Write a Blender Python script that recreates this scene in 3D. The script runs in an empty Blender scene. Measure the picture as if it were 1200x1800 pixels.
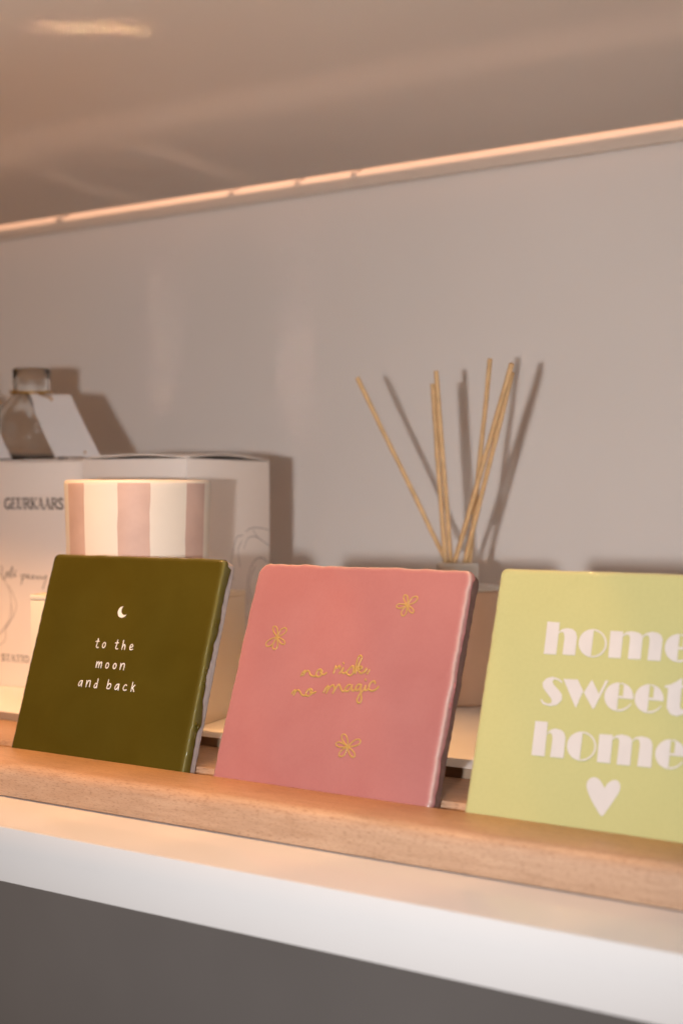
import bpy, bmesh, math, random
from mathutils import Vector, Matrix
from mathutils.geometry import tessellate_polygon
random.seed(7)
S = 0.001                                   # everything below is written in millimetres
sc = bpy.context.scene
COL = sc.collection

# ------------------------------------------------------------------ camera
CAM = Vector((308.8, -370.9, 124.36))
CR = Vector((0.827364, 0.561665, 0.000698)); CU = Vector((-0.006047, 0.007664, 0.999952)); CF = Vector((-0.561633, 0.827329, -0.009737))
cd = bpy.data.cameras.new('camera'); cam = bpy.data.objects.new('camera', cd); COL.objects.link(cam)
cam.matrix_world = Matrix(((CR.x, CU.x, -CF.x, CAM.x*S), (CR.y, CU.y, -CF.y, CAM.y*S), (CR.z, CU.z, -CF.z, CAM.z*S), (0, 0, 0, 1)))
cd.sensor_fit = 'AUTO'; cd.sensor_width = 36.0; cd.lens = 2492.0/1800*36
cd.clip_start = 0.01; cd.clip_end = 60
cd.dof.use_dof = True; cd.dof.focus_distance = 0.582; cd.dof.aperture_fstop = 8.5
sc.camera = cam

# ------------------------------------------------------------------ light
w = bpy.data.worlds.new('World'); sc.world = w; w.use_nodes = True
wn = w.node_tree; bg = wn.nodes['Background']; bg.inputs[1].default_value = 1.0
# a dim shop: warm light comes back mostly from the spot-lit floor, little from the walls
tcw = wn.nodes.new('ShaderNodeTexCoord'); sep = wn.nodes.new('ShaderNodeSeparateXYZ'); rw = wn.nodes.new('ShaderNodeValToRGB'); mr = wn.nodes.new('ShaderNodeMapRange')
mr.inputs['From Min'].default_value = -1; mr.inputs['From Max'].default_value = 1
wn.links.new(tcw.outputs['Generated'], sep.inputs[0]); wn.links.new(sep.outputs['Z'], mr.inputs['Value']); wn.links.new(mr.outputs['Result'], rw.inputs['Fac']); wn.links.new(rw.outputs['Color'], bg.inputs['Color'])
nzw = wn.nodes.new('ShaderNodeTexNoise'); mpw = wn.nodes.new('ShaderNodeMapping'); mpw.inputs['Scale'].default_value = (2.6, 2.6, .7); mpw.inputs['Location'].default_value = (1.3, .4, 0)
wn.links.new(tcw.outputs['Generated'], mpw.inputs['Vector']); wn.links.new(mpw.outputs['Vector'], nzw.inputs['Vector']); nzw.inputs['Scale'].default_value = 1.6; nzw.inputs['Detail'].default_value = 1.5
rn = wn.nodes.new('ShaderNodeValToRGB'); wn.links.new(nzw.outputs['Fac'], rn.inputs['Fac']); rn.color_ramp.elements[0].position = .46; rn.color_ramp.elements[0].color = (.25, .25, .25, 1); rn.color_ramp.elements[1].position = .60; rn.color_ramp.elements[1].color = (2.6, 2.5, 2.3, 1)
mxw = wn.nodes.new('ShaderNodeMix'); mxw.data_type = 'RGBA'; mxw.blend_type = 'MULTIPLY'; mxw.inputs[0].default_value = 1
wn.links.new(rw.outputs['Color'], mxw.inputs[6]); wn.links.new(rn.outputs['Color'], mxw.inputs[7]); wn.links.new(mxw.outputs[2], bg.inputs['Color'])
e = rw.color_ramp.elements; e[0].position = .30; e[0].color = (.17, .11, .07, 1); e[1].position = .56; e[1].color = (.055, .043, .034, 1)

def lamp(name, kind, loc, target, power, color, **kw):
    l = bpy.data.lights.new(name, kind); l.energy = power; l.color = color
    for k, v in kw.items(): setattr(l, k, v)
    o = bpy.data.objects.new(name, l); COL.objects.link(o); o.location = Vector(loc)*S
    o.rotation_euler = (Vector(target)-Vector(loc)).to_track_quat('-Z', 'Y').to_euler(); return o
# warm LED points in a row under the front of the upper shelf; their lenses cut off above the boxes
LED_HALF = 28.5; LED_TILT = math.tan(math.radians(10.9))
for i in range(15):
    x = -690+57*i
    lamp('shelf_led', 'SPOT', (x, 13, 318), (x, 13+300*LED_TILT, 18), 1.22*(1 if i < 11 else .8 if i < 13 else .5), (1.0, 0.50, 0.19), shadow_soft_size=0.004, spot_size=math.radians(2*LED_HALF), spot_blend=.20)
# a shop spotlight that lights the compartment above
for x in (-460, -110):
    lamp('ceiling_spotlight', 'SPOT', (x, -3200, 2800), (x, 390, 470), 1150, (1.0, 0.58, 0.38),
         shadow_soft_size=0.09, spot_size=math.radians(8.5), spot_blend=1.0)
# the camera's own flash, left of the lens
fl = CAM + CR*(-101) + CU*(-7) + CF*(-50)
aim = CAM + CF*700 + CR*(-50) + CU*10
lamp('camera_flash', 'SPOT', fl, aim, 14.5, (0.96, 0.96, 0.98), shadow_soft_size=0.010, spot_size=math.radians(84), spot_blend=1.0)
# two unseen wide lamps added for highlights on the glass bottle
for x, y, k in ((2590, -1410, .8), (2730, -1130, 1.0)):
    lamp('added_highlight', 'AREA', (x, y, 330), (-333, 240, 170), 5.0*k, (0.9, 0.95, 1.0), shape='RECTANGLE', size=0.6, size_y=0.05)
lamp('added_highlight', 'AREA', (2590, -1410, 820), (0, 80, 60), 3.6, (0.88, 0.94, 1.0), shape='RECTANGLE', size=0.12, size_y=0.5)  # one more unseen lamp, added for a cool highlight on the tile edges
# added unseen narrow lamps project soft streaks on back panel and shelf underside
def streak_lamp(loc, target, power, sx, sy, spread, color=(1.0, .72, .56)):
    lamp('added_streak', 'AREA', loc, target, power, color, shape='RECTANGLE', size=sx, size_y=sy, spread=math.radians(spread))
streak_lamp((-330, -1000, 235), (-354, 385, 222), .0014, .014, .16, 1.6)
streak_lamp((-215, -1000, 250), (-240, 385, 240), .0013, .010, .21, 1.6)
tg_ = Vector((-115, 66, 322)); streak_lamp(tg_-Vector((CF.x, CF.y, 0)).normalized()*300-Vector((0, 0, 330)), tg_, .0014, .045, .004, 2.6, (1.0, .62, .36))
streak_lamp((-60, -700, -390), (-80, 195, 323), .0085, .56, .010, 2.2)
streak_lamp((-250, -420, -200), (-330, 265, 323), .0011, .008, .085, 2.2)
streak_lamp((-190, -420, -200), (-236, 275, 323), .0010, .008, .065, 2.2)

sc.view_settings.view_transform = 'Standard'; sc.view_settings.look = 'None'
sc.view_settings.exposure = 0; sc.view_settings.gamma = 1; sc.view_settings.use_curve_mapping = False
cy = sc.cycles
sc.render.engine = 'CYCLES'
cy.use_denoising = True
cy.max_bounces = 10; cy.diffuse_bounces = 5; cy.glossy_bounces = 5; cy.transmission_bounces = 8
cy.caustics_reflective = False; cy.caustics_refractive = False; cy.blur_glossy = 0.3
cy.sample_clamp_indirect = 6; cy.use_light_tree = True

# ------------------------------------------------------------------ helpers
KS = 1.0                                    # unit of the shape being drawn, in millimetres
def obj(name, bm, mats, parent=None, smooth=True, loc=None):
    me = bpy.data.meshes.new(name)
    bmesh.ops.scale(bm, vec=(S*KS, S*KS, S*KS), verts=bm.verts)
    bm.to_mesh(me); bm.free()
    for m in (mats if isinstance(mats, (list, tuple)) else [mats]): me.materials.append(m)
    if smooth:
        for p in me.polygons: p.use_smooth = True
    o = bpy.data.objects.new(name, me); COL.objects.link(o)
    if loc: o.location = Vector(loc)*S
    if parent: o.parent = parent
    return o
def tag(o, label, cat, group=None):
    o['label'] = label; o['category'] = cat
    if group: o['group'] = group
    return o
def thing(name, label, cat, loc=(0, 0, 0), rot=(0, 0, 0), group=None):
    o = bpy.data.objects.new(name, None); COL.objects.link(o); o.empty_display_size = 0.01
    o.location = Vector(loc)*S; o.rotation_euler = rot
    return tag(o, label, cat, group)
def box(bm, x0, x1, y0, y1, z0, z1, bev=0, seg=2, mi=0):
    r = bmesh.ops.create_cube(bm, size=1.0)
    vs = r['verts']
    for v in vs:
        v.co = Vector((x0+(v.co.x+.5)*(x1-x0), y0+(v.co.y+.5)*(y1-y0), z0+(v.co.z+.5)*(z1-z0)))
    fs = set(f for v in vs for f in v.link_faces)
    for f in fs: f.material_index = mi
    if bev:
        es = set(e for v in vs for e in v.link_edges)
        bmesh.ops.bevel(bm, geom=list(es), offset=bev, segments=seg, affect='EDGES', profile=0.5, clamp_overlap=True)
def flat_sharp(o, ang=40):
    me = o.data
    for p in me.polygons: p.use_smooth = True
    try: me.set_sharp_from_angle(angle=math.radians(ang))
    except Exception: pass
    return o
def lathe(bm, prof, n=64, closed=False, cols=None):
    rings = []
    angs = cols or [2*math.pi*i/n for i in range(n)]
    n = len(angs)
    for r, z in prof:
        rings.append([bm.verts.new((r*math.cos(a), r*math.sin(a), z)) for a in angs] if r > 1e-6 else [bm.verts.new((0, 0, z))])
    out = []
    for i in range(len(rings)-1):
        a, b = rings[i], rings[i+1]
        for k in range(n):
            k2 = (k+1) % n
            if len(a) == 1 and len(b) == 1: continue
            if len(a) == 1: f = bm.faces.new((a[0], b[k2], b[k]))
            elif len(b) == 1: f = bm.faces.new((a[k], a[k2], b[0]))
            else: f = bm.faces.new((a[k], a[k2], b[k2], b[k]))
            out.append((i, k, f))
    bmesh.ops.recalc_face_normals(bm, faces=bm.faces[:])
    return out
def spline(P, k=6):
    if len(P) < 3: 
        return [Vector(P[0]).lerp(Vector(P[-1]), i/4) for i in range(5)]
    Q = [Vector(q) for q in P]; Q = [Q[0]*2-Q[1]] + Q + [Q[-1]*2-Q[-2]]; out = []
    for i in range(1, len(Q)-2):
        a, b, c, d = Q[i-1:i+3]
        for j in range(k):
            t = j/k
            out.append(.5*((2*b)+(c-a)*t+(2*a-5*b+4*c-d)*t*t+(3*b-a-3*c+d)*t**3))
    out.append(Q[-2]); return out
def stroke(bm, P, w, h, d=0.0, smooth=True, widths=None):
    """painted line on a face: local x = u, z = v, stands h proud towards -y from depth d"""
    Q = spline(P) if smooth else [Vector(q) for q in P]
    Q = [q for i, q in enumerate(Q) if i == 0 or (q-Q[i-1]).length > 1e-4]
    n = len(Q); rings = []; m = 8
    for i, q in enumerate(Q):
        t = (Q[min(i+1, n-1)]-Q[max(i-1, 0)]); t.normalize(); nn = Vector((-t.y, t.x))
        r = (w if widths is None else widths[i*len(widths)//n])/2
        rings.append((q, nn, r, t))
    L = []
    q, nn, r, t = rings[0]; L.append((q-t*r*.85, nn, r*.35))
    L += [(q, nn, r) for q, nn, r, t in rings]
    q, nn, r, t = rings[-1]; L.append((q+t*r*.85, nn, r*.35))
    vs = []
    for q, nn, r in L:
        ring = []
        for j in range(m):
            a = 2*math.pi*j/m
            p = q+nn*(r*math.cos(a)); ring.append(bm.verts.new((p.x, d-h*math.sin(a)*(.4+.6*r/(w/2) if w else 1), p.y)))
        vs.append(ring)
    for a, b in zip(vs, vs[1:]):
        for j in range(m): bm.faces.new((a[j], a[(j+1) % m], b[(j+1) % m], b[j]))
    bm.faces.new(vs[0][::-1]); bm.faces.new(vs[-1])
def plate(bm, P, d, h=0.12, rnd=0):
    """flat printed shape with its own thin thickness"""
    n = len(P)
    top = [bm.verts.new((x, d-h, z)) for x, z in P]; bot = [bm.verts.new((x, d+.05, z)) for x, z in P]
    for t in tessellate_polygon([[Vector((x, z, 0)) for x, z in P]]):
        try: bm.faces.new([top[i] for i in t])
        except ValueError: pass
    for i in range(n): bm.faces.new((top[i], top[(i+1) % n], bot[(i+1) % n], bot[i]))
def nz(t, seed=0, f=1.0):
    return (math.sin(t*f*1.0+seed*1.7)+.6*math.sin(t*f*2.3+seed*2.9+1)+.4*math.sin(t*f*4.1+seed*.7+2)+.25*math.sin(t*f*7.7+seed*3.3))/2.25

# ------------------------------------------------------------------ materials
def mat(name):
    m = bpy.data.materials.new(name); m.use_nodes = True; nt = m.node_tree
    return m, nt, nt.nodes['Principled BSDF']
def N(nt, t, **kw):
    n = nt.nodes.new(t)
    for k, v in kw.items():
        if k in n.inputs: n.inputs[k].default_value = v
        else: setattr(n, k, v)
    return n
def coords(nt, scale=(1, 1, 1)):
    tc = N(nt, 'ShaderNodeTexCoord'); mp = N(nt, 'ShaderNodeMapping'); mp.inputs['Scale'].default_value = scale
    nt.links.new(tc.outputs['Object'], mp.inputs['Vector']); return mp.outputs['Vector']
def ramp(nt, fac, stops):
    r = N(nt, 'ShaderNodeValToRGB'); e = r.color_ramp.elements
    while len(e) < len(stops): e.new(.5)
    for el, (p, c) in zip(e, stops): el.position = p; el.color = (*c, 1)
    nt.links.new(fac, r.inputs['Fac']); return r.outputs['Color']
def noise(nt, vec, scale, detail=4, rough=.55, dist=0):
    n = N(nt, 'ShaderNodeTexNoise'); n.inputs['Scale'].default_value = scale; n.inputs['Detail'].default_value = detail
    n.inputs['Roughness'].default_value = rough; n.inputs['Distortion'].default_value = dist
    nt.links.new(vec, n.inputs['Vector']); return n.outputs['Fac']
def bump(nt, b, h, strength, dist=.001):
    n = N(nt, 'ShaderNodeBump'); n.inputs['Strength'].default_value = strength; n.inputs['Distance'].default_value = dist
    nt.links.new(h, n.inputs['Height']); nt.links.new(n.outputs['Normal'], b.inputs['Normal'])
def simple(name, col, rough=.5, var=.06, vs=40, bs=0, bscale=400, **kw):
    m, nt, b = mat(name); v = coords(nt)
    c0 = [max(0, c*(1-var)) for c in col]; c1 = [min(1, c*(1+var)) for c in col]
    nt.links.new(ramp(nt, noise(nt, v, vs), [(.3, c0), (.7, c1)]), b.inputs['Base Color'])
    b.inputs['Roughness'].default_value = rough
    for k, val in kw.items(): b.inputs[k.replace('_', ' ')].default_value = val
    if bs: bump(nt, b, noise(nt, v, bscale, 3), bs, .0003)
    return m
def glaze(name, lo, hi, rim, rough=.06, dots=None):
    """glossy ceramic glaze: cloudy colour, thinner and paler where it breaks over the edge (point attribute 'rim')"""
    m, nt, b = mat(name); v = coords(nt)
    c = ramp(nt, noise(nt, v, 30, 6, .62, .3), [(.2, lo), (.8, hi)])
    f = noise(nt, v, 700, 2)
    mx = N(nt, 'ShaderNodeMix', data_type='RGBA', blend_type='MULTIPLY'); mx.inputs[0].default_value = .10
    nt.links.new(c, mx.inputs[6]); nt.links.new(ramp(nt, f, [(.35, (.75, .75, .75)), (.6, (1, 1, 1))]), mx.inputs[7])
    at = N(nt, 'ShaderNodeAttribute', attribute_name='rim'); m2 = N(nt, 'ShaderNodeMix', data_type='RGBA')
    nt.links.new(at.outputs['Fac'], m2.inputs[0]); nt.links.new(mx.outputs[2], m2.inputs[6]); m2.inputs[7].default_value = (*rim, 1)
    nt.links.new(m2.outputs[2], b.inputs['Base Color'])
    b.inputs['Roughness'].default_value = rough; b.inputs['IOR'].default_value = 1.5
    bump(nt, b, noise(nt, v, 40, 2), .045, .0012)
    return m
M = {}
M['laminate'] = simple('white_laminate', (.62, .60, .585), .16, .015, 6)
M['step_white'] = simple('white_step_board', (.86, .84, .81), .2, .015, 6)
M['edge_band'] = simple('cool_white_edge_band', (.66, .635, .62), .3, .02, 8)
M['ceiling'] = simple('white_shelf_underside', (.64, .55, .47), .3, .02, 5)
M['wall'] = simple('white_back_panel', (.73, .665, .615), .34, .02, 5, .05, 90)
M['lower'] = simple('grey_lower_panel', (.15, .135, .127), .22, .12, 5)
OLIVE_STROKES = [[[-11.27,62.16],[-11.41,60.0],[-11.57,58.78],[-11.07,58.24],[-10.26,58.35]],[[-12.35,60.89],[-10.53,61.06]],[[-6.39,59.6],[-6.5,59.1],[-6.74,58.69],[-7.09,58.45],[-7.45,58.43],[-7.78,58.63],[-7.99,59.01],[-8.05,59.5],[-7.94,60.0],[-7.7,60.41],[-7.35,60.65],[-6.98,60.67],[-6.66,60.47],[-6.45,60.09],[-6.39,59.6]],[[0.18,62.26],[0.09,60.05],[-0.15,58.85],[0.41,58.32],[1.21,58.43]],[[-0.89,60.87],[0.89,61.04]],[[3.59,62.21],[3.6,60.26],[3.56,58.32]],[[3.57,59.17],[4.02,60.23],[4.73,60.33],[4.97,59.78],[5.09,58.32]],[[8.03,59.41],[9.21,59.73],[9.41,60.36],[8.72,60.76],[8.12,60.29],[7.95,59.12],[8.54,58.44],[9.76,58.77]],[[-9.2,52.08],[-9.18,50.82],[-9.1,49.54]],[[-9.12,50.19],[-8.65,51.64],[-8.1,52.06],[-7.81,51.63],[-7.65,49.64]],[[-7.72,50.45],[-7.19,51.68],[-6.66,52.03],[-6.29,51.61],[-6.25,49.61]],[[-2.0,50.84],[-2.09,50.34],[-2.32,49.94],[-2.65,49.7],[-3.01,49.67],[-3.34,49.87],[-3.56,50.24],[-3.64,50.72],[-3.56,51.22],[-3.33,51.63],[-2.99,51.87],[-2.63,51.89],[-2.3,51.7],[-2.08,51.32],[-2.0,50.84]],[[2.34,50.88],[2.26,50.39],[2.03,49.99],[1.7,49.75],[1.34,49.72],[1.02,49.92],[0.8,50.29],[0.72,50.77],[0.8,51.27],[1.03,51.67],[1.36,51.91],[1.72,51.93],[2.05,51.74],[2.27,51.36],[2.34,50.88]],[[4.79,52.17],[4.87,50.99],[4.95,49.54]],[[4.92,50.38],[5.52,51.91],[6.36,52.28],[6.9,51.82],[6.97,49.53]],[[-15.41,43.11],[-16.35,43.11],[-16.99,42.08],[-17.1,41.29],[-16.55,40.89],[-15.81,41.54],[-15.32,42.93]],[[-15.28,43.25],[-15.31,42.05],[-15.23,40.74]],[[-12.62,43.45],[-12.56,42.1],[-12.48,40.79]],[[-12.51,41.64],[-11.9,43.19],[-11.16,43.55],[-10.6,43.22],[-10.5,40.85]],[[-6.34,42.48],[-7.21,42.6],[-7.83,41.52],[-7.73,40.91],[-6.97,40.75],[-6.35,41.64]],[[-6.32,44.75],[-6.33,42.73],[-6.27,40.8]],[[-0.18,44.74],[-0.27,42.87],[-0.34,40.95]],[[-0.3,41.94],[0.34,42.92],[1.24,43.11],[1.71,42.46],[1.42,41.3],[0.5,40.89],[-0.28,41.01]],[[6.08,43.2],[5.12,43.09],[4.4,42.14],[4.31,41.3],[4.93,40.86],[5.66,41.62],[6.08,42.89]],[[6.22,43.27],[6.25,41.98],[6.37,40.7]],[[10.7,43.02],[10.08,43.35],[9.3,42.79],[8.96,41.66],[9.66,40.92],[10.95,41.27]],[[13.77,44.7],[13.71,42.7],[13.63,40.8]],[[15.19,43.49],[13.86,42.16]],[[14.13,42.37],[14.83,41.57],[15.28,40.81]]]
MOON = [[-0.72,77.18],[-1.89,76.91],[-2.82,76.16],[-3.24,75.12],[-3.16,74.11],[-2.67,73.11],[-1.9,72.45],[-0.83,72.06],[0.12,72.11],[1.02,72.47],[1.61,73.0],[1.93,73.65],[1.21,73.4],[0.33,73.42],[-0.52,73.79],[-1.12,74.46],[-1.4,75.3],[-1.29,76.23]]
PINK_STROKES = [[[-17.2,54.06],[-16.65,55.48],[-15.95,56.15],[-15.72,55.89],[-16.08,54.35]],[[-16.06,54.62],[-15.3,55.85],[-14.34,56.3],[-13.53,55.7],[-12.8,54.72],[-11.54,54.3],[-10.13,54.51]],[[-7.74,56.74],[-8.69,57.29],[-9.71,56.8],[-10.27,55.42],[-9.71,54.47],[-8.62,54.34],[-7.76,55.16],[-7.68,56.47],[-8.34,56.69],[-8.35,55.9],[-7.19,55.3],[-6.22,55.48],[-5.57,56.14]],[[-2.27,56.17],[-2.0,57.69],[-1.86,59.13]],[[-1.93,58.92],[-1.16,58.23],[-0.49,59.09],[0.17,59.0],[0.21,58.19]],[[0.4,56.36],[1.07,57.23],[1.84,58.71],[1.71,57.41],[1.94,56.61],[2.68,56.49],[3.27,57.04]],[[1.38,60.65],[1.63,60.26]],[[3.39,56.51],[4.51,58.35],[5.62,59.51],[6.27,59.42],[6.65,58.16],[6.59,56.74],[5.76,55.87],[4.61,56.06],[3.85,56.61]],[[7.08,56.98],[8.08,59.11],[9.01,61.88],[9.32,63.26],[8.46,63.91],[7.64,63.05],[7.42,60.59],[7.5,58.22],[7.9,56.83]],[[7.96,57.58],[8.78,59.16],[9.7,59.73],[10.3,59.37],[9.76,58.65],[8.74,58.31],[9.68,57.3],[10.7,57.1],[11.57,57.91],[12.25,59.03]],[[12.48,59.05],[12.14,58.15],[11.76,57.45]],[[13.77,58.53],[13.41,57.7],[13.07,57.01]],[[-19.83,46.62],[-19.23,47.7],[-18.48,48.17],[-18.45,47.42],[-18.7,46.09]],[[-18.64,46.51],[-17.91,47.87],[-16.93,48.26],[-16.04,47.68],[-15.14,46.72],[-14.06,46.33],[-13.03,46.48]],[[-10.79,48.98],[-11.74,49.18],[-12.7,48.42],[-13.12,47.16],[-12.42,46.33],[-11.33,46.55],[-10.43,47.54],[-10.39,48.67],[-11.23,49.08],[-11.44,48.31],[-10.7,47.62],[-9.5,47.72],[-8.66,48.26]],[[-5.14,48.41],[-4.29,50.07],[-3.6,51.04],[-3.3,50.45],[-3.71,48.18]],[[-3.59,48.66],[-2.44,50.72],[-1.38,51.48],[-0.61,50.93],[-0.28,49.87],[-0.69,48.29]],[[-0.38,48.99],[0.49,51.01],[1.31,51.89],[2.15,51.07],[2.99,49.86],[3.97,49.4],[4.73,50.2]],[[6.45,52.28],[5.51,51.94],[4.64,50.59],[5.11,49.62],[6.14,49.77],[7.02,51.05],[7.33,52.21],[7.43,50.81],[8.18,49.93],[9.14,50.54]],[[10.97,52.76],[9.94,52.48],[9.2,51.28],[9.74,50.32],[10.77,50.6],[11.41,51.86],[11.53,52.67],[11.73,50.15],[12.72,47.56],[12.7,45.96],[11.78,45.56],[10.93,46.55],[11.34,48.45],[12.65,50.35],[13.51,51.89]],[[13.54,52.42],[13.21,51.13],[13.96,50.59],[15.1,51.34]],[[12.81,54.91],[13.15,54.46]],[[17.6,53.6],[17.03,54.42],[15.81,54.0],[15.02,52.4],[15.39,51.1],[16.65,50.67],[18.15,51.18],[19.39,52.47]]]
FLOWERS = [[[[-32.79,68.92],[-32.97,70.65],[-33.69,72.49],[-34.75,73.31],[-35.34,73.3],[-35.77,73.02],[-35.63,71.78],[-34.33,70.26],[-32.89,69.1]],[[-32.79,68.92],[-30.86,69.79],[-29.18,71.11],[-28.95,72.29],[-29.36,72.74],[-29.99,72.97],[-31.37,72.36],[-32.27,70.7],[-32.65,69.08]],[[-32.79,68.92],[-31.6,67.59],[-30.0,66.41],[-28.8,66.18],[-28.42,66.43],[-28.31,66.83],[-29.15,67.77],[-30.94,68.47],[-32.61,68.82]],[[-32.79,68.92],[-33.74,67.26],[-34.18,65.28],[-33.59,64.08],[-32.96,63.85],[-32.32,63.91],[-31.65,65.09],[-32.03,67.03],[-32.8,68.72]],[[-32.79,68.92],[-35.06,68.17],[-37.13,66.9],[-37.55,65.65],[-37.15,65.12],[-36.48,64.82],[-34.85,65.36],[-33.62,67.06],[-32.96,68.77]]],[[[24.98,84.97],[24.97,86.5],[24.52,88.15],[23.69,88.92],[23.21,88.94],[22.83,88.72],[22.84,87.63],[23.8,86.23],[24.91,85.13]],[[24.98,84.97],[26.89,85.61],[28.63,86.72],[29.01,87.83],[28.69,88.31],[28.14,88.58],[26.78,88.13],[25.71,86.63],[25.13,85.1]],[[24.98,84.97],[25.75,83.62],[26.9,82.33],[27.9,81.96],[28.28,82.13],[28.47,82.46],[27.92,83.42],[26.51,84.3],[25.12,84.85]],[[24.98,84.97],[23.85,83.71],[23.07,82.1],[23.31,81.0],[23.78,80.71],[24.33,80.68],[25.14,81.57],[25.22,83.26],[24.94,84.8]],[[24.98,84.97],[23.17,85.28],[21.24,85.23],[20.39,84.64],[20.4,84.2],[20.7,83.81],[22.0,83.59],[23.58,84.16],[24.8,84.94]]],[[[10.95,28.57],[10.54,30.42],[9.56,32.32],[8.35,33.06],[7.75,32.96],[7.34,32.6],[7.64,31.26],[9.18,29.8],[10.82,28.74]],[[10.95,28.57],[13.22,28.95],[15.44,29.82],[16.15,30.88],[15.92,31.4],[15.39,31.76],[13.77,31.49],[12.2,30.13],[11.15,28.68]],[[10.95,28.57],[11.67,26.94],[12.89,25.37],[14.09,24.88],[14.59,25.05],[14.88,25.43],[14.37,26.59],[12.74,27.69],[11.09,28.43]],[[10.95,28.57],[9.32,27.56],[7.94,26.16],[7.84,25.05],[8.25,24.68],[8.82,24.54],[9.99,25.26],[10.64,26.88],[10.84,28.41]],[[10.95,28.57],[9.09,29.39],[6.92,29.89],[5.69,29.57],[5.51,29.14],[5.64,28.67],[6.98,28.08],[9.02,28.18],[10.73,28.59]]]]
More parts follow.
